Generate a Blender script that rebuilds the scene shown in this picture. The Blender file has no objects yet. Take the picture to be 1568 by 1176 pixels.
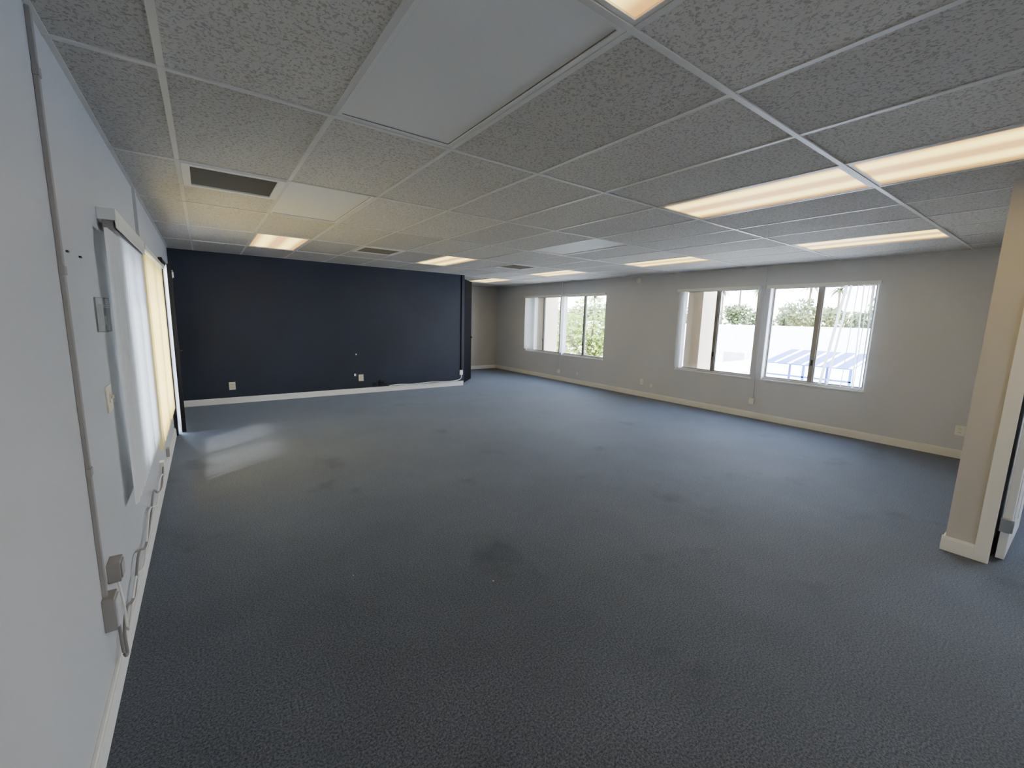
import bpy, bmesh, math, random
from mathutils import Matrix, Vector
random.seed(7)
S=bpy.context.scene
H=2.3976;XL=-.378;XR=7.117;YN=8.22;YF=10.696;YB=-3.0;T=.61;GX=-.068;GY=.994
# ------------------------------------------------------------ materials
def newmat(name):
    m=bpy.data.materials.new(name);m.use_nodes=True
    nt=m.node_tree;b=nt.nodes['Principled BSDF'];return m,nt,b
def simple(name,col,rough=.5,metal=0,bump=0,scale=50,spec=.5,var=0):
    m,nt,b=newmat(name)
    b.inputs['Base Color'].default_value=(*col,1);b.inputs['Roughness'].default_value=rough
    b.inputs['Metallic'].default_value=metal;b.inputs['Specular IOR Level'].default_value=spec
    tc=nt.nodes.new('ShaderNodeTexCoord');n=nt.nodes.new('ShaderNodeTexNoise')
    n.inputs['Scale'].default_value=scale;n.inputs['Detail'].default_value=4
    nt.links.new(tc.outputs['Object'],n.inputs['Vector'])
    if bump:
        bp=nt.nodes.new('ShaderNodeBump');bp.inputs['Strength'].default_value=bump;bp.inputs['Distance'].default_value=.004
        nt.links.new(n.outputs['Fac'],bp.inputs['Height']);nt.links.new(bp.outputs[0],b.inputs['Normal'])
    if var:
        n2=nt.nodes.new('ShaderNodeTexNoise');n2.inputs['Scale'].default_value=1.3;n2.inputs['Detail'].default_value=5
        nt.links.new(tc.outputs['Object'],n2.inputs['Vector'])
        r=nt.nodes.new('ShaderNodeValToRGB');r.color_ramp.elements[0].position=.3;r.color_ramp.elements[1].position=.7
        r.color_ramp.elements[0].color=(*[c*(1-var) for c in col],1);r.color_ramp.elements[1].color=(*[min(1,c*(1+var)) for c in col],1)
        nt.links.new(n2.outputs['Fac'],r.inputs[0]);nt.links.new(r.outputs[0],b.inputs['Base Color'])
    return m
M={}
M['paint']=simple('wall_paint_haze_tint',(.62,.64,.69),.5,bump=.12,scale=160,var=.03)  # greige paint, lifted and blued to stand for daylight haze
M['paintC']=simple('wall_paint_column',(.56,.53,.50),.5,bump=.12,scale=160,var=.03)
M['paintL']=simple('wall_paint_cool_light',(.56,.57,.59),.5,bump=.12,scale=160,var=.03)  # same greige paint, cool window light put into its colour
M['paintF']=simple('wall_paint_beige',(.55,.52,.46),.6,bump=.12,scale=160,var=.03)
M['navy']=simple('wall_paint_navy',(.020,.027,.048),.5,bump=.15,scale=160,var=.12,spec=.4)
M['white']=simple('trim_white',(.86,.86,.83),.4,bump=.05,scale=30,var=.03)
M['ivory']=simple('ivory_plastic',(.74,.70,.54),.4)
M['grey']=simple('grey_plastic',(.33,.33,.34),.5)
M['conduit']=simple('raceway_grey',(.30,.285,.27),.45)
M['black']=simple('black_metal',(.008,.008,.009),.4,metal=.2)
M['blackd']=simple('dark_panel',(.004,.004,.006),.85,spec=.1)
M['cable']=simple('grey_cable',(.22,.21,.20),.5)
M['steel']=simple('brushed_steel',(.6,.6,.58),.3,metal=1)
M['bronze']=simple('window_aluminium',(.22,.21,.19),.4,metal=.4)
M['alum']=simple('window_frame_white',(.75,.75,.73),.4)
M['grille']=simple('vent_grille',(.22,.19,.14),.6)
M['tbar']=simple('grid_tee_white',(.74,.73,.69),.4,var=.03)
M['stucco']=simple('stucco',(.62,.50,.34),.9,bump=.6,scale=60)
M['roof']=simple('white_roof',(.88,.88,.86),.9,var=.05)
M['asphalt']=simple('asphalt',(.40,.41,.42),.9,var=.1)
M['blue']=simple('blue_canopy',(.010,.05,.26),.5)
M['bark']=simple('bark',(.12,.08,.05),.9,bump=.5,scale=12)
def leafmat(name,c):
    m,nt,b=newmat(name)
    tc=nt.nodes.new('ShaderNodeTexCoord');n=nt.nodes.new('ShaderNodeTexNoise');n.inputs['Scale'].default_value=1.2
    r=nt.nodes.new('ShaderNodeValToRGB');r.color_ramp.elements[0].position=.35;r.color_ramp.elements[1].position=.65
    r.color_ramp.elements[0].color=(*[x*.6 for x in c],1);r.color_ramp.elements[1].color=(*[x*1.3 for x in c],1)
    nt.links.new(tc.outputs['Object'],n.inputs['Vector']);nt.links.new(n.outputs['Fac'],r.inputs[0])
    nt.links.new(r.outputs[0],b.inputs['Base Color']);b.inputs['Roughness'].default_value=.7
    return m
M['leaf']=leafmat('leaves_olive',(.085,.115,.035));M['leafy']=leafmat('leaves_yellowgreen',(.19,.26,.03))
def clearmat(name,tint,f,ro):
    m,nt,b=newmat(name);nt.nodes.remove(b);o=nt.nodes['Material Output']
    tr=nt.nodes.new('ShaderNodeBsdfTransparent');tr.inputs[0].default_value=(*tint,1);gl=nt.nodes.new('ShaderNodeBsdfGlossy');gl.inputs['Roughness'].default_value=ro
    mx=nt.nodes.new('ShaderNodeMixShader');mx.inputs[0].default_value=f
    nt.links.new(tr.outputs[0],mx.inputs[1]);nt.links.new(gl.outputs[0],mx.inputs[2]);nt.links.new(mx.outputs[0],o.inputs[0]);return m
M['glass']=clearmat('window_glass',(1,1,1),.05,.02)
M['clear']=clearmat('clear_plastic',(.85,.87,.87),.3,.12)
def blindmat(name,c,tc_,t):
    m,nt,b=newmat(name);o=nt.nodes['Material Output']
    b.inputs['Base Color'].default_value=(*c,1);b.inputs['Roughness'].default_value=.45
    tl=nt.nodes.new('ShaderNodeBsdfTranslucent');tl.inputs[0].default_value=(*tc_,1)
    mx=nt.nodes.new('ShaderNodeMixShader');mx.inputs[0].default_value=t
    nt.links.new(b.outputs[0],mx.inputs[1]);nt.links.new(tl.outputs[0],mx.inputs[2]);nt.links.new(mx.outputs[0],o.inputs[0]);return m
M['blindW']=blindmat('blind_vinyl_white',(.86,.87,.86),(.8,.84,.84),.18)
M['blindSun']=blindmat('blind_vinyl_sunglow',(.88,.77,.48),(.92,.68,.20),.40)  # yellow glow of sunlit slats put into both vinyl colours
# carpet
m,nt,b=newmat('carpet_blue_grey');L=nt.links.new
tc=nt.nodes.new('ShaderNodeTexCoord')
n1=nt.nodes.new('ShaderNodeTexNoise');n1.inputs['Scale'].default_value=120;n1.inputs['Detail'].default_value=6;n1.inputs['Roughness'].default_value=.85
n2=nt.nodes.new('ShaderNodeTexNoise');n2.inputs['Scale'].default_value=.9;n2.inputs['Detail'].default_value=6;n2.inputs['Roughness'].default_value=.6
n3=nt.nodes.new('ShaderNodeTexNoise');n3.inputs['Scale'].default_value=1.7;n3.inputs['Detail'].default_value=3
for n in (n1,n2,n3): L(tc.outputs['Object'],n.inputs['Vector'])
r1=nt.nodes.new('ShaderNodeValToRGB');r1.color_ramp.elements[0].position=.42;r1.color_ramp.elements[1].position=.60
r1.color_ramp.elements[0].color=(.022,.026,.034,1);r1.color_ramp.elements[1].color=(.150,.163,.195,1)
r2=nt.nodes.new('ShaderNodeValToRGB');r2.color_ramp.elements[0].position=.3;r2.color_ramp.elements[1].position=.65
r2.color_ramp.elements[0].color=(.74,.74,.74,1);r2.color_ramp.elements[1].color=(1.06,1.06,1.06,1)
r3=nt.nodes.new('ShaderNodeValToRGB');r3.color_ramp.elements[0].position=.27;r3.color_ramp.elements[1].position=.38
r3.color_ramp.elements[0].color=(.64,.63,.62,1);r3.color_ramp.elements[1].color=(1,1,1,1)
L(n1.outputs['Fac'],r1.inputs[0]);L(n2.outputs['Fac'],r2.inputs[0]);L(n3.outputs['Fac'],r3.inputs[0])
a=nt.nodes.new('ShaderNodeMixRGB');a.blend_type='MULTIPLY';a.inputs[0].default_value=1;L(r1.outputs[0],a.inputs[1]);L(r2.outputs[0],a.inputs[2])
c=nt.nodes.new('ShaderNodeMixRGB');c.blend_type='MULTIPLY';c.inputs[0].default_value=1;L(a.outputs[0],c.inputs[1]);L(r3.outputs[0],c.inputs[2])
L(c.outputs[0],b.inputs['Base Color']);b.inputs['Roughness'].default_value=.78;b.inputs['Specular IOR Level'].default_value=.22
b.inputs['Sheen Weight'].default_value=.22;b.inputs['Sheen Roughness'].default_value=.5;b.inputs['Sheen Tint'].default_value=(.72,.84,1,1)
bp=nt.nodes.new('ShaderNodeBump');bp.inputs['Strength'].default_value=.15;bp.inputs['Distance'].default_value=.003;L(n1.outputs['Fac'],bp.inputs['Height']);L(bp.outputs[0],b.inputs['Normal'])
M['carpet']=m
# ceiling tile
m,nt,b=newmat('acoustic_tile');L=nt.links.new
tc=nt.nodes.new('ShaderNodeTexCoord')
n1=nt.nodes.new('ShaderNodeTexNoise');n1.inputs['Scale'].default_value=75;n1.inputs['Detail'].default_value=3;n1.inputs['Distortion'].default_value=.8
L(tc.outputs['Object'],n1.inputs['Vector'])
r1=nt.nodes.new('ShaderNodeValToRGB');r1.color_ramp.elements[0].position=.38;r1.color_ramp.elements[1].position=.49
r1.color_ramp.elements[0].color=(.41,.385,.34,1);r1.color_ramp.elements[1].color=(.65,.62,.56,1)
L(n1.outputs['Fac'],r1.inputs[0])
mp=nt.nodes.new('ShaderNodeMapping');mp.inputs['Location'].default_value=(-GX/T,-GY/(2*T),0);mp.inputs['Scale'].default_value=(1/T,1/(2*T),1)
fl=nt.nodes.new('ShaderNodeVectorMath');fl.operation='FLOOR';wn=nt.nodes.new('ShaderNodeTexWhiteNoise');wn.noise_dimensions='2D'
L(tc.outputs['Object'],mp.inputs['Vector']);L(mp.outputs[0],fl.inputs[0]);L(fl.outputs[0],wn.inputs['Vector'])
mr=nt.nodes.new('ShaderNodeMapRange');mr.inputs['To Min'].default_value=.86;mr.inputs['To Max'].default_value=1.08;L(wn.outputs['Value'],mr.inputs['Value'])
a=nt.nodes.new('ShaderNodeVectorMath');a.operation='SCALE';L(r1.outputs[0],a.inputs[0]);L(mr.outputs[0],a.inputs['Scale']);L(a.outputs[0],b.inputs['Base Color'])
bp=nt.nodes.new('ShaderNodeBump');bp.inputs['Strength'].default_value=.6;bp.inputs['Distance'].default_value=.006;L(r1.outputs[0],bp.inputs['Height']);L(bp.outputs[0],b.inputs['Normal'])
b.inputs['Roughness'].default_value=.9;M['tile']=m
# troffer lenses
LAMP=4.0
def lens(name,lit):
    m,nt,b=newmat(name);L=nt.links.new
    tc=nt.nodes.new('ShaderNodeTexCoord');ck=nt.nodes.new('ShaderNodeTexChecker');ck.inputs['Scale'].default_value=110
    L(tc.outputs['Object'],ck.inputs['Vector'])
    bp=nt.nodes.new('ShaderNodeBump');bp.inputs['Strength'].default_value=.25;bp.inputs['Distance'].default_value=.002;L(ck.outputs['Fac'],bp.inputs['Height']);L(bp.outputs[0],b.inputs['Normal'])
    b.inputs['Base Color'].default_value=(.86,.86,.84,1);b.inputs['Roughness'].default_value=.5
    if lit:
        b.inputs['Base Color'].default_value=(.45,.40,.28,1);b.inputs['Specular IOR Level'].default_value=.2
        sx=nt.nodes.new('ShaderNodeSeparateXYZ');L(tc.outputs['Object'],sx.inputs[0])
        ab=nt.nodes.new('ShaderNodeMath');ab.operation='ABSOLUTE';L(sx.outputs[0],ab.inputs[0])
        mu=nt.nodes.new('ShaderNodeMath');mu.operation='MULTIPLY';mu.inputs[1].default_value=1/.3;L(ab.outputs[0],mu.inputs[0])
        r=nt.nodes.new('ShaderNodeValToRGB');e=r.color_ramp.elements
        e[0].position=0;e[0].color=(.46,.26,.09,1);e[1].position=1;e[1].color=(.30,.14,.03,1)
        for p_,c_ in ((.14,(.48,.28,.10)),(.38,(1.0,.77,.22)),(.58,(1.0,.77,.22)),(.80,(.40,.22,.06))):
            q=e.new(p_);q.color=(*c_,1)
        L(mu.outputs[0],r.inputs[0]);L(r.outputs[0],b.inputs['Emission Color']);b.inputs['Emission Strength'].default_value=LAMP
    return m
M['lit']=lens('troffer_lens_lit',True);M['unlit']=lens('troffer_lens_off',False)
# ------------------------------------------------------------ mesh builder
class MB:
    def __init__(s): s.bm=bmesh.new();s.mats=[]
    def mi(s,k):
        if k not in s.mats: s.mats.append(k)
        return s.mats.index(k)
    def box(s,x0,x1,y0,y1,z0,z1,k,mat=None):
        vs=[s.bm.verts.new(v) for v in ((x0,y0,z0),(x1,y0,z0),(x1,y1,z0),(x0,y1,z0),(x0,y0,z1),(x1,y0,z1),(x1,y1,z1),(x0,y1,z1))]
        if mat is not None:
            for v in vs: v.co=mat@v.co
        for f in ((0,3,2,1),(4,5,6,7),(0,1,5,4),(1,2,6,5),(2,3,7,6),(3,0,4,7)):
            fc=s.bm.faces.new([vs[i] for i in f]);fc.material_index=s.mi(k)
    def quad(s,pts,k):
        fc=s.bm.faces.new([s.bm.verts.new(p) for p in pts]);fc.material_index=s.mi(k)
    def tube(s,pts,r,k,n=8,r2=None):
        pts=[Vector(p) for p in pts];rings=[];N=len(pts)
        for i,p in enumerate(pts):
            d=(pts[min(i+1,N-1)]-pts[max(i-1,0)]).normalized()
            a=d.orthogonal().normalized() if abs(d.z)>.9 else d.cross(Vector((0,0,1))).normalized()
            b=d.cross(a);rr=r if r2 is None else r+(r2-r)*i/(N-1)
            rings.append([s.bm.verts.new(p+a*rr*math.cos(2*math.pi*j/n)+b*rr*math.sin(2*math.pi*j/n)) for j in range(n)])
        for i in range(N-1):
            for j in range(n):
                f=s.bm.faces.new([rings[i][j],rings[i][(j+1)%n],rings[i+1][(j+1)%n],rings[i+1][j]]);f.material_index=s.mi(k);f.smooth=True
        for rg in (rings[0],rings[-1]):
            f=s.bm.faces.new(rg);f.material_index=s.mi(k)
    def obj(s,name,loc=(0,0,0),bevel=0,parent=None):
        bmesh.ops.recalc_face_normals(s.bm,faces=s.bm.faces)
        me=bpy.data.meshes.new(name);
        if loc!=(0,0,0): bmesh.ops.translate(s.bm,verts=s.bm.verts,vec=-Vector(loc))
        s.bm.to_mesh(me);s.bm.free()
        for k in s.mats: me.materials.append(M[k])
        o=bpy.data.objects.new(name,me);o.location=loc;S.collection.objects.link(o)
        if bevel:
            b=o.modifiers.new('bevel','BEVEL');b.width=bevel;b.segments=2;b.limit_method='ANGLE'
        return o
# ------------------------------------------------------------ shell
TH=.14
b=MB();b.box(XL-TH,XR+TH,YB-TH,YF+TH,-.12,0,'carpet');b.obj('floor')
def wallX(name,x0,x1,ya,yb,ops,k,top=H+.2):
    b=MB();y=ya
    for (o0,o1,z0,z1) in sorted(ops):
        b.box(x0,x1,y,o0,0,top,k)
        if z0>0: b.box(x0,x1,o0,o1,0,z0,k)
        b.box(x0,x1,o0,o1,z1,top,k);y=o1
    b.box(x0,x1,y,yb,0,top,k);return b.obj(name)
ZS,ZT=.65,2.09
WR=[(7.90,9.24,ZS,ZT),(6.43,7.79,ZS,ZT),(3.26,4.63,ZS,ZT),(1.79,3.10,ZS,ZT),(-2.0,-.6,ZS,ZT)]
wallX('wall_right',XR,XR+TH,YB-TH,YF+TH,WR,'paint')
WL=[(3.16,3.98,.62,1.84),(4.22,5.80,.50,1.90)]
wallX('wall_left',XL-TH,XL,YB-TH,YF+TH,WL+[(6.42,7.35,0,2.03)],'paintL')
b=MB();b.box(XL,XR,YF,YF+TH,0,H+.2,'paintF');b.obj('wall_far')
b=MB();BX0,BX1=.9,1.7
b.box(XL,BX0,YB-TH,YB,0,H+.2,'paintC');b.box(BX1,XR,YB-TH,YB,0,H+.2,'paintC');b.box(BX0,BX1,YB-TH,YB,0,1.1,'paintC');b.box(BX0,BX1,YB-TH,YB,2.09,H+.2,'paintC');b.obj('wall_back')
b=MB();b.box(XL,4.62,YN,YN+.13,0,H,'navy');b.obj('wall_navy')
PX=4.03;PY0=.27;PY1=.45
b=MB();b.box(PX,XR,PY0,PY1,0,H,'paintC')
b.box(PX,PX+.12,YB,-.66,0,H,'paintC');b.box(PX,PX+.12,-.66,PY0,2.06,H,'paintC');b.obj('wall_partition')
b=MB();b.box(XL-TH,XR+TH,YB-TH,YF+TH,H+.2,H+.3,'paintC');b.obj('sun_block_slab')  # unseen slab above the tiles, added to block the sun
def bb(name,x0,x1,y0,y1,n,k='white'):
    b=MB();b.box(x0,x1,y0,y1,0,.085,k)
    i=.005
    nx,ny=n
    X0,X1,Y0,Y1=x0,x1,y0,y1
    if nx>0:X1-=i
    if nx<0:X0+=i
    if ny>0:Y1-=i
    if ny<0:Y0+=i
    b.box(X0,X1,Y0,Y1,.085,.10,k);return b.obj(name,bevel=.002)
bb('baseboard_right',XR-.016,XR,PY1,YF,(-1,0));bb('baseboard_far',XL,XR-.016,YF-.016,YF,(0,-1))
bb('baseboard_left',XL,XL+.016,YB,6.33,(1,0));bb('baseboard_navy',XL,4.60,YN-.016,YN,(0,-1))
bb('baseboard_partition',PX-.016,PX,PY0+.035,PY1+.016,(-1,0));bb('baseboard_partition_side',PX,XR-.016,PY1,PY1+.016,(0,1))
bb('baseboard_back',XL+.016,PX,YB,YB+.016,(0,1))
# ------------------------------------------------------------ ceiling
gx=[GX+T*i for i in range(-1,13)];gy=[GY+2*T*j for j in range(-4,9)]
cx=lambda i:GX+T*i
cy=lambda j:GY+2*T*j
lit=[(1,-1),(5,-1),(5,0),(9,0),(9,2),(9,4),(5,4),(1,4),(9,6),(1,-3),(5,-3)]
unlit=[(1,0),(6,2),(1,2)]
vents=[(0,2),(3,4),(7,4)]
b=MB()
for i in range(-1,13):
    for j in range(-4,9):
        x0,x1=max(cx(i),XL),min(cx(i+1),XR);y0,y1=max(cy(j),YB),min(cy(j+1),YF)
        if x1-x0<.01 or y1-y0<.01 or (i,j) in lit or (i,j) in unlit: continue
        if (i,j) in vents: y0=cy(j)+T
        dz=random.uniform(-.0015,.0015)
        b.box(x0,x1,y0,y1,H+dz,H+.018+dz,'tile')
b.obj('ceiling')
b=MB();w=.012
for x in gx:
    if XL<x<XR: b.box(x-w,x+w,YB,YF,H-.004,H+.004,'tbar');b.box(x-.002,x+.002,YB,YF,H+.004,H+.035,'tbar')
for y in gy:
    if YB<y<YF: b.box(XL,XR,y-w,y+w,H-.006,H+.002,'tbar')
for i,j in vents: b.box(cx(i),cx(i+1),cy(j)+T-w,cy(j)+T+w,H-.005,H+.002,'tbar')
b.box(XL,XL+.02,YB,YF,H-.003,H,'tbar');b.box(XR-.02,XR,YB,YF,H-.003,H,'tbar');b.box(XL,4.6,YN-.02,YN,H-.003,H,'tbar')
b.obj('ceiling_grid')
def troffer(i,j,l):
    x,y=cx(i)+T/2,cy(j)+T;b=MB();hx,hy=T/2-.014,T-.014
    fr=.018;k='lit' if l else 'unlit'
    b.box(x-hx+fr,x+hx-fr,y-hy+fr,y+hy-fr,H+.006,H+.010,k)
    for a0,a1,c0,c1 in ((-hx,-hx+fr,-hy,hy),(hx-fr,hx,-hy,hy),(-hx+fr,hx-fr,-hy,-hy+fr),(-hx+fr,hx-fr,hy-fr,hy)):
        b.box(x+a0,x+a1,y+c0,y+c1,H-.002,H+.012,'white')
    if not l:
        g=.004
        for a0,a1,c0,c1 in ((-hx+fr,-hx+fr+g,-hy+fr,hy-fr),(hx-fr-g,hx-fr,-hy+fr,hy-fr),(-hx+fr,hx-fr,-hy+fr,-hy+fr+g),(-hx+fr,hx-fr,hy-fr-g,hy-fr)):
            b.box(x+a0,x+a1,y+c0,y+c1,H+.004,H+.0062,'grille')
    b.box(x-hx,x+hx,y-hy,y+hy,H+.10,H+.11,'white')
    for a0,a1,c0,c1 in ((-hx,-hx+.004,-hy,hy),(hx-.004,hx,-hy,hy),(-hx,hx,-hy,-hy+.004),(-hx,hx,hy-.004,hy)):
        b.box(x+a0,x+a1,y+c0,y+c1,H+.012,H+.10,'white')
    b.obj('fluorescent_ceiling_light',loc=(x,y,H+.006))
for i,j in lit: troffer(i,j,True)
for i,j in unlit: troffer(i,j,False)
for i,j in vents:
    x0,x1,y0,y1=cx(i)+.014,cx(i+1)-.014,cy(j)+.014,cy(j)+T-.014
    b=MB();fr=.045
    b.box(x0,x1,y0,y0+fr,H-.012,H+.004,'white');b.box(x0,x1,y1-fr,y1,H-.012,H+.004,'white')
    b.box(x0,x0+fr,y0+fr,y1-fr,H-.012,H+.004,'white');b.box(x1-fr,x1,y0+fr,y1-fr,H-.012,H+.004,'white')
    b.box(x0+fr,x1-fr,y0+fr,y1-fr,H+.03,H+.035,'grille')
    n=22
    for q in range(n):
        yy=y0+fr+(y1-y0-2*fr)*(q+.5)/n
        b.box(x0+fr,x1-fr,-.0015,.0015,-.011,.011,'grille',Matrix.Translation((0,yy,H+.006))@Matrix.Rotation(math.radians(35),4,'X'))
    b.obj('ceiling_air_vent')
# ------------------------------------------------------------ windows
def winX(name,x,y0,y1,z0,z1,mull=.5,s=1):
    b=MB()
    def bx(a0,a1,*r):
        q=sorted((x+s*a0,x+s*a1));b.box(q[0],q[1],*r)
    fw=.028
    bx(.05,.10,y0,y1,z0,z0+fw,'alum');bx(.05,.10,y0,y1,z1-fw,z1,'alum')
    bx(.05,.10,y0,y0+fw,z0+fw,z1-fw,'alum');bx(.05,.10,y1-fw,y1,z0+fw,z1-fw,'alum')
    ym=y0+(y1-y0)*mull
    bx(.045,.085,ym-.024,ym+.024,z0+fw,z1-fw,'bronze')
    for a,c in ((y0+fw,ym-.024),(ym+.024,y1-fw)):
        t=.016
        bx(.06,.085,a,c,z0+fw,z0+fw+t,'bronze');bx(.06,.085,a,c,z1-fw-t,z1-fw,'bronze')
        bx(.06,.085,a,a+t,z0+fw+t,z1-fw-t,'bronze');bx(.06,.085,c-t,c,z0+fw+t,z1-fw-t,'bronze')
        bx(.071,.074,a+t,c-t,z0+fw+t,z1-fw-t,'glass')
    bx(.035,.05,ym-.012,ym+.012,z0+.28,z0+.36,'black')
    bx(-.012,.05,y0-.01,y1+.01,z0-.018,z0,'white')
    return b.obj(name)
for n,w_ in enumerate(WR): winX('window_%d'%(n+1),XR,*w_)
for n,w_ in enumerate(WL): winX('window_%d'%(n+6),XL,*w_,s=-1)
b=MB()
for q in ((BX0,BX1,1.1,1.14),(BX0,BX1,2.05,2.09),(BX0,BX0+.04,1.14,2.05),(BX1-.04,BX1,1.14,2.05)): b.box(q[0],q[1],YB-.1,YB-.05,q[2],q[3],'alum')
b.box(BX0+.04,BX1-.04,YB-.08,YB-.077,1.14,2.05,'glass');b.obj('window_8')  # unseen window behind the camera, added and sized for fill light
def blinds(name,x,ya,yb,z0,z1,slats,k,rail=None,s=1):
    b=MB()
    if rail: 
        r0,r1,dz=rail;b.box(x-.028,x+.028,r0,r1,z1,z1+dz,'white')
        b.box(x-.034,x-.028,r0,r1,z1-.01,z1+dz+.004,'white')
    for (y,ang,lean) in slats:
        L_=z1-z0
        m=Matrix.Translation((x,y,z1))@Matrix.Rotation(math.radians(lean),4,'X')@Matrix.Rotation(math.radians(ang),4,'Z')
        w=.0445
        pts=[(w*(-1+2*t/4),.008*(1-(-1+2*t/4)**2)) for t in range(5)]
        for t in range(4):
            q=[m@Vector((pts[t][1],pts[t][0],-L_)),m@Vector((pts[t+1][1],pts[t+1][0],-L_)),m@Vector((pts[t+1][1],pts[t+1][0],-.005)),m@Vector((pts[t][1],pts[t][0],-.005))]
            b.quad(q,k)
        b.box(-.004,.004,-.006,.006,-.006,.0,'white',m)
    return b.obj(name)
def rs(a,b_,n,base,jit,lean=0,lj=0): return [(a+(b_-a)*i/max(1,n-1),base+random.uniform(-jit,jit),lean+random.uniform(-lj,lj)) for i in range(n)]
blinds('vertical_blinds',XR-.035,0,0,.70,2.06,rs(8.78,9.2,9,70,12),'blindW',(7.88,9.27,.035))
blinds('vertical_blinds',XR-.035,0,0,.70,2.06,rs(7.66,7.76,3,75,10),'blindW',(6.41,7.81,.035))
blinds('vertical_blinds',XR-.035,0,0,.68,2.06,rs(4.50,4.61,4,84,8),'blindW',(3.24,4.66,.035))
blinds('vertical_blinds',XR-.035,0,0,.68,2.06,[(3.06,100,0),(1.83,96,0),(1.88,103,.6),(1.94,96,-1.2),(2.0,108,1.5),(2.08,90,5),(2.13,84,6.5)],'blindW',(1.76,3.13,.035))
blinds('vertical_blinds',XL+.042,0,0,.53,1.86,rs(2.745,4.03,18,-7,3),'blindW',None)
b=MB();b.box(XL,XL+.068,2.84,4.06,1.91,1.965,'white');b.box(XL+.063,XL+.068,2.84,4.06,1.875,1.91,'white');b.box(XL+.015,XL+.055,2.85,4.06,1.865,1.91,'conduit');b.obj('blind_valance',bevel=.002)
blinds('vertical_blinds',XL+.042,0,0,.42,1.92,rs(4.14,5.86,21,-13,3),'blindSun',(4.09,5.91,.035))
# ------------------------------------------------------------ doors
b=MB()
b.box(XL-.10,XL+.035,6.34,6.42,0,2.08,'black');b.box(XL-.10,XL+.03,7.35,7.41,0,2.08,'black');b.box(XL-.10,XL+.03,6.42,7.35,2.03,2.08,'black')
m=Matrix.Translation((XL,7.34,0))@Matrix.Rotation(math.radians(5.5),4,'Z')
b.box(-.022,.022,-.90,0,.01,2.02,'black',m)
b.box(.022,.07,-.34,-.06,1.90,1.97,'steel',m);b.box(.03,.05,-.58,-.33,1.96,1.975,'steel',m)
b.box(.022,.034,-.86,-.82,.93,1.12,'black',m);b.box(.034,.06,-.85,-.835,1.0,1.02,'black',m);b.box(.05,.06,-.85,-.73,1.0,1.02,'black',m)
b.obj('door_1',bevel=.002)
m=Matrix.Translation((4.665,8.375,0))@Matrix.Rotation(math.atan2(.62,.57),4,'Z')
b=MB();b.box(0,.82,-.02,.02,.015,2.33,'blackd',m)
for z in (.3,1.15,2.0): b.box(-.012,.02,-.028,-.018,z,z+.09,'black',m)
b.box(.74,.80,-.035,-.02,1.0,1.06,'black',m);b.box(.70,.78,-.06,-.035,1.02,1.04,'black',m)
b.obj('door_2',bevel=.002)
b=MB();X0=PX+.125
b.box(X0,X0+.82,.185,.225,.012,2.03,'white')
for (a0,a1,z0,z1) in ((.10,.37,.18,.85),(.45,.72,.18,.85),(.10,.37,1.0,1.9),(.45,.72,1.0,1.9)):
    b.box(X0+a0,X0+a1,.181,.185,z0,z1,'white')
for z in (.2,1.05,1.8): b.box(X0-.02,X0+.004,.182,.232,z,z+.09,'steel');b.tube([(X0-.006,.18,z),(X0-.006,.18,z+.09)],.007,'steel')
b.tube([(X0+.76,.185,.95),(X0+.76,.13,.95)],.012,'steel');b.tube([(X0+.76,.135,.95),(X0+.64,.135,.95)],.009,'steel')
b.obj('door_3',bevel=.002)
b=MB()
b.box(PX-.018,PX,PY0-.03,PY0+.04,0,2.13,'white');b.box(PX-.018,PX,-.73,-.66,0,2.13,'white');b.box(PX-.018,PX,-.66,PY0-.03,2.06,2.13,'white')
b.box(PX,PX+.12,PY0-.02,PY0,0,2.06,'white');b.box(PX,PX+.12,-.66,-.64,0,2.06,'white');b.box(PX,PX+.12,-.64,PY0-.02,2.04,2.06,'white')
b.obj('trim_1',bevel=.003)
# ------------------------------------------------------------ wall fittings
def plateX(name,x,y,z,s,k='ivory',kind='outlet',w=.07,h=.115):
    b=MB();d=.007
    q=lambda a,c:tuple(sorted((x+s*a,x+s*c)))
    b.box(*q(0,d),y-w/2,y+w/2,z-h/2,z+h/2,k)
    if kind=='outlet':
        for zz in (-.022,.022):
            b.box(*q(d,d+.003),y-.017,y+.017,z+zz-.014,z+zz+.014,k)
            b.box(*q(d+.003,d+.0035),y-.009,y-.006,z+zz-.006,z+zz+.006,'black');b.box(*q(d+.003,d+.0035),y+.006,y+.009,z+zz-.006,z+zz+.006,'black')
    else:
        b.box(*q(d,d+.003),y-.012,y+.012,z-.02,z+.02,k);b.box(*q(d,d+.014),y-.005,y+.005,z-.002,z+.014,k)
    return b.obj(name,bevel=.0015)
def plateY(name,x,y,z,k='ivory',w=.07,h=.115):
    b=MB();d=.007
    b.box(x-w/2,x+w/2,y-d,y,z-h/2,z+h/2,k)
    if h>.08:
        for zz in (-.022,.022):
            b.box(x-.017,x+.017,y-d-.003,y-d,z+zz-.014,z+zz+.014,k)
            b.box(x-.009,x-.006,y-d-.0035,y-d-.003,z+zz-.006,z+zz+.006,'black');b.box(x+.006,x+.009,y-d-.0035,y-d-.003,z+zz-.006,z+zz+.006,'black')
    return b.obj(name,bevel=.0015)
plateY('wall_outlet',.30,YN,.29,w=.09,h=.125);plateY('wall_outlet',2.37,YN,.30,w=.09,h=.125)
plateY('wall_jack',2.26,YN,.36,'white',w=.035,h=.045);plateY('wall_jack',2.29,YN,.75,'white',w=.02,h=.025)
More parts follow.
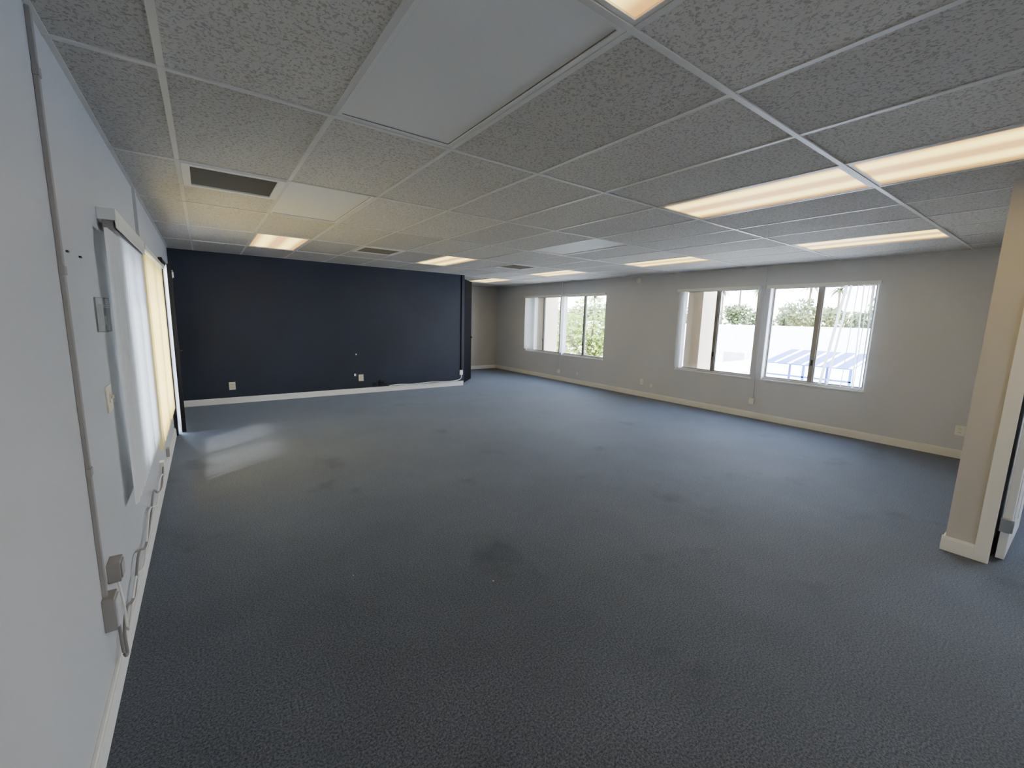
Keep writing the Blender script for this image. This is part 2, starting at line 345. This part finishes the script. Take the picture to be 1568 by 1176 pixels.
plateX('wall_outlet',XR,.84,.33,-1,'white',w=.085);plateX('wall_outlet',XR,5.35,.30,-1,'white');plateX('wall_outlet',XR,5.12,.25,-1,'white',w=.05,h=.06);plateX('wall_outlet',XR,7.2,.24,-1,'white',w=.05,h=.06)
plateX('light_switch',XL,2.60,1.09,1,'ivory','switch',w=.115,h=.118)
b=MB();b.box(XL,XL+.006,2.165,2.185,1.685,1.692,'black');b.obj('wall_hook');b=MB();b.box(XL,XL+.006,2.36,2.385,1.685,1.692,'black');b.obj('wall_hook')
b=MB();y0,y1,z0,z1,d=2.54,2.68,1.39,1.54,.03
b.box(XL,XL+.02,y0+.03,y1-.03,z0+.03,z1-.03,'white');b.box(XL+.02,XL+.024,y0+.05,y1-.05,z0+.07,z1-.045,'grey')
b.box(XL,XL+.006,y0,y1,z0,z1,'white')
b.box(XL+d-.003,XL+d,y0,y1,z0,z1,'clear');b.box(XL,XL+d,y0,y0+.003,z0,z1,'clear');b.box(XL,XL+d,y1-.003,y1,z0,z1,'clear');b.box(XL,XL+d,y0,y1,z1-.003,z1,'clear');b.box(XL,XL+d,y0,y1,z0,z0+.003,'clear')
for k in range(5): b.box(XL+d,XL+d+.001,y0+.03,y1-.03,z1-.012-.008*k,z1-.009-.008*k,'grey')
b.obj('thermostat_guard')
b=MB();b.box(XL,XL+.013,2.035,2.06,.42,H-.005,'conduit')
for z in (.9,1.6,2.2): b.box(XL,XL+.016,2.032,2.063,z,z+.03,'conduit')
b.box(XL,XL+.035,2.01,2.085,.30,.43,'conduit');b.box(XL+.035,XL+.042,2.015,2.08,.31,.42,'paintL')
b.box(XL,XL+.04,2.15,2.23,.42,.50,'conduit');b.box(XL+.04,XL+.045,2.16,2.22,.43,.49,'grey')
b.obj('wall_raceway',bevel=.002)
b=MB();b.box(XL,XL+.02,4.42,4.46,1.96,H-.005,'paintL');b.obj('blind_wiring_conduit',bevel=.002)
def cab(b,pts,r=.005,k='cable',sub=6):
    P=[Vector(p) for p in pts];out=[]
    for i in range(len(P)-1):
        p0,p1,p2,p3=P[max(i-1,0)],P[i],P[i+1],P[min(i+2,len(P)-1)]
        for q in range(sub):
            t=q/sub;out.append(.5*((2*p1)+(-p0+p2)*t+(2*p0-5*p1+4*p2-p3)*t*t+(-p0+3*p1-3*p2+p3)*t**3))
    out.append(P[-1]);b.tube(out,r,k,6)
x=XL+.022;b=MB()
cab(b,[(x+.01,2.06,.30),(x+.01,2.08,.16),(x+.01,2.14,.11),(x,2.2,.17),(x,2.3,.22),(x,2.5,.16),(x,2.75,.25),(x,3.0,.17),(x,3.3,.21),(x,3.6,.28),(x,3.8,.2),(x,4.1,.14),(x,4.35,.22)],.006)
cab(b,[(x,2.19,.42),(x+.008,2.2,.3),(x+.008,2.22,.17),(x,2.35,.13),(x,2.6,.2),(x,2.9,.12),(x,3.3,.26),(x,3.7,.15),(x,4.0,.22),(x,4.35,.17)],.005,'white')
b.obj('loose_network_cable')
b=MB();b.box(XL,XL+.03,4.35,4.43,.14,.26,'white');b.box(XL,XL+.025,5.0,5.07,.12,.2,'conduit');b.obj('junction_box',bevel=.002)
y=YN-.03
b=MB()
b.box(2.60,2.66,YN-.03,YN,.14,.2,'black');b.box(2.72,2.80,YN-.035,YN,.13,.22,'black');b.box(2.83,2.86,YN-.02,YN,.12,.17,'black')
cab(b,[(2.63,y,.16),(2.68,y,.12),(2.76,y,.14),(2.82,y,.115),(3.0,y,.112),(3.2,y,.13),(3.4,y,.112),(3.7,y,.12),(4.0,y,.112),(4.4,y,.115)],.007,'black')
cab(b,[(2.9,y-.01,.112),(3.1,y-.01,.125),(3.4,y-.01,.11),(3.8,y-.01,.125),(4.2,y-.01,.11),(4.5,y,.14),(4.54,y,.25)],.009,'white')
b.obj('television_cables')
b=MB();b.box(4.53,4.55,YN-.012,YN,.34,H-.01,'blackd');b.box(4.505,4.575,YN-.03,YN,.24,.34,'white');b.obj('cable_conduit',bevel=.002)
for nm,yc,zb in (('surface_raceway',3.19,.32),('cable_cover',7.845,.27)):
    b=MB();b.box(XR-.016,XR,yc-.012,yc+.012,zb,H-.005,'paint');b.box(XR-.035,XR,yc-.035,yc+.035,zb-.09,zb,'white');b.obj(nm,bevel=.002)
b=MB();b.tube([(XR,5.57,2.31),(XR-.035,5.57,2.31)],.05,'white',24);b.tube([(XR-.035,5.57,2.31),(XR-.05,5.57,2.31)],.025,'white',16);b.obj('smoke_detector')
for (x_,y_) in ((1.25,1.86),(.6,2.35)):
    b=MB()
    for k in range(3): 
        a,c=x_+random.uniform(-.004,.004),y_+random.uniform(-.004,.004);s_=random.uniform(.0012,.002);b.box(a-s_,a+s_,c-s_,c+s_,0,.002,'white')
    b.obj('paper_scrap')
# ------------------------------------------------------------ exterior
b=MB();b.box(-60,160,-120,160,-3.7,-3.5,'asphalt');b.obj('ground')
b=MB();b.box(XR+TH,XR+.62,4.27,4.56,-3.5,2.9,'stucco');b.obj('stucco_pier');b=MB();b.box(XR+TH,XR+.62,8.66,8.96,-3.5,2.9,'stucco');b.obj('stucco_pier')
b=MB();b.box(13,34,-8,11.5,-3.5,-.45,'roof')
b.box(12.9,13.0,-8,11.5,-.6,-.45,'white')
for i in range(9): b.box(12.95,13.0,-7+2*i,-6+2*i,-2.6,-1.4,'asphalt')
b.obj('neighbour_building')
b=MB();b.box(42,58,-25,48,-3.5,1.45,'roof')
for i in range(12): b.box(41.95,42,-20+5*i,-18+5*i,-2.6,-1.2,'asphalt')
b.obj('distant_building')
b=MB()
for yy in (4.1,5.3,6.44):
    b.box(15.0,15.06,yy,yy+.06,-.45,.28,'blue');b.box(17.0,17.06,yy,yy+.06,-.45,.62,'blue')
m=Matrix.Translation((15,0,.28))@Matrix.Rotation(math.radians(-10),4,'Y')
b.box(0,2.1,4.1,6.5,0,.03,'blue',m)
for k in range(6): b.box(0,2.1,4.1+.4*k,4.18+.4*k,.031,.05,'roof',m)
b.box(15,15.05,4.1,6.5,-.1,-.05,'blue')
b.obj('blue_canopy')
def tree(name,x,y,zb,zt,r,k,n=1500,ls=.3):
    b=MB();h=zt-zb
    b.tube([(x,y,zb),(x+.1,y,zb+h*.3),(x,y+.1,zb+h*.65)],.22,'bark',8,.1)
    cs=[]
    for _ in range(9):
        a=random.uniform(0,6.28);q=random.uniform(.2,.75)*r
        cs.append((Vector((x+q*math.cos(a),y+q*math.sin(a),zb+h*random.uniform(.5,.85))),r*random.uniform(.35,.55)))
        b.tube([(x,y,zb+h*.4),tuple(cs[-1][0])],.08,'bark',5,.03)
    for _ in range(n):
        c,rr=random.choice(cs);d=Vector((random.gauss(0,1),random.gauss(0,1),random.gauss(0,1))).normalized()*rr*random.uniform(.6,1.05)
        p=c+d;u=Vector((random.gauss(0,1),random.gauss(0,1),random.gauss(0,1))).normalized();v=u.orthogonal().normalized();s=ls*random.uniform(.5,1)
        b.quad([p-u*s,p+v*s*.5,p+u*s,p-v*s*.5],k)
    return b.obj(name)
def palm(x,y,zb,zt):
    b=MB();b.tube([(x,y,zb),(x+.2,y,zb+(zt-zb)*.5),(x,y,zt)],.25,'bark',8,.15)
    for k in range(30):
        a=random.uniform(0,6.28);e=random.uniform(-.4,.9);prev=Vector((x,y,zt));d=Vector((math.cos(a)*math.cos(e),math.sin(a)*math.cos(e),math.sin(e)))
        sd=d.cross(Vector((0,0,1))).normalized()
        for q in range(5):
            nx=prev+d*.5;w0=.24*(1-q/5);w1=.24*(1-(q+1)/5)+.01
            b.quad([prev-sd*w0,prev+sd*w0,nx+sd*w1,nx-sd*w1],'leaf');prev=nx;d=(d+Vector((0,0,-.28))).normalized()
    b.obj('palm_tree')
tree('tree',16,15.4,-3.5,2.7,2.3,'leafy',3500,.16);tree('tree',20,21.8,-3.5,2.6,2.6,'leafy',3000,.18)
random.seed(11)
for k in range(20):
    X=random.uniform(62,80);rt=.2+k*.062
    tree('distant_tree',X,X*rt,-3.5,1.49+X*random.uniform(.02,.062),random.uniform(2.0,3.8),'leaf',800,.5)
for rt,q in ((.26,.095),(.31,.078),(.36,.09),(.46,.085),(.50,.10),(.54,.085),(.95,.08)): palm(90,90*rt,-3.5,1.49+90*q*.9)
# ------------------------------------------------------------ light
su=bpy.data.lights.new('sun','SUN');su.energy=28;su.angle=math.radians(6);su.color=(1,.95,.87)
so=bpy.data.objects.new('sun',su);S.collection.objects.link(so)
d=Vector((.58,.42,-1)).normalized();so.rotation_euler=d.to_track_quat('-Z','Y').to_euler();so.location=(-20,-10,30)
w=bpy.data.worlds.new('sky');S.world=w;w.use_nodes=True;nt=w.node_tree;bg=nt.nodes['Background']
tc=nt.nodes.new('ShaderNodeTexCoord');sx=nt.nodes.new('ShaderNodeSeparateXYZ');r=nt.nodes.new('ShaderNodeValToRGB')
nt.links.new(tc.outputs['Generated'],sx.inputs[0]);nt.links.new(sx.outputs[2],r.inputs[0])
r.color_ramp.elements[0].position=0;r.color_ramp.elements[0].color=(.90,.94,1,1);r.color_ramp.elements[1].position=.8;r.color_ramp.elements[1].color=(.48,.66,1,1)
nt.links.new(r.outputs[0],bg.inputs[0]);bg.inputs[1].default_value=22
# ------------------------------------------------------------ camera
yaw,pit,rol=.6266,.1529,.0259
F=Vector((math.sin(yaw)*math.cos(pit),math.cos(yaw)*math.cos(pit),-math.sin(pit)))
R0=Vector((math.cos(yaw),-math.sin(yaw),0));U0=R0.cross(F)
R=R0*math.cos(rol)+U0*math.sin(rol);U=-R0*math.sin(rol)+U0*math.cos(rol)
cd=bpy.data.cameras.new('camera');co=bpy.data.objects.new('camera',cd);S.collection.objects.link(co)
cd.sensor_width=36;cd.lens=648.86/1568*36;cd.clip_start=.02;cd.clip_end=500
m=Matrix((R,U,-F)).transposed().to_4x4();m.translation=Vector((0,0,1.494));co.matrix_world=m
S.camera=co
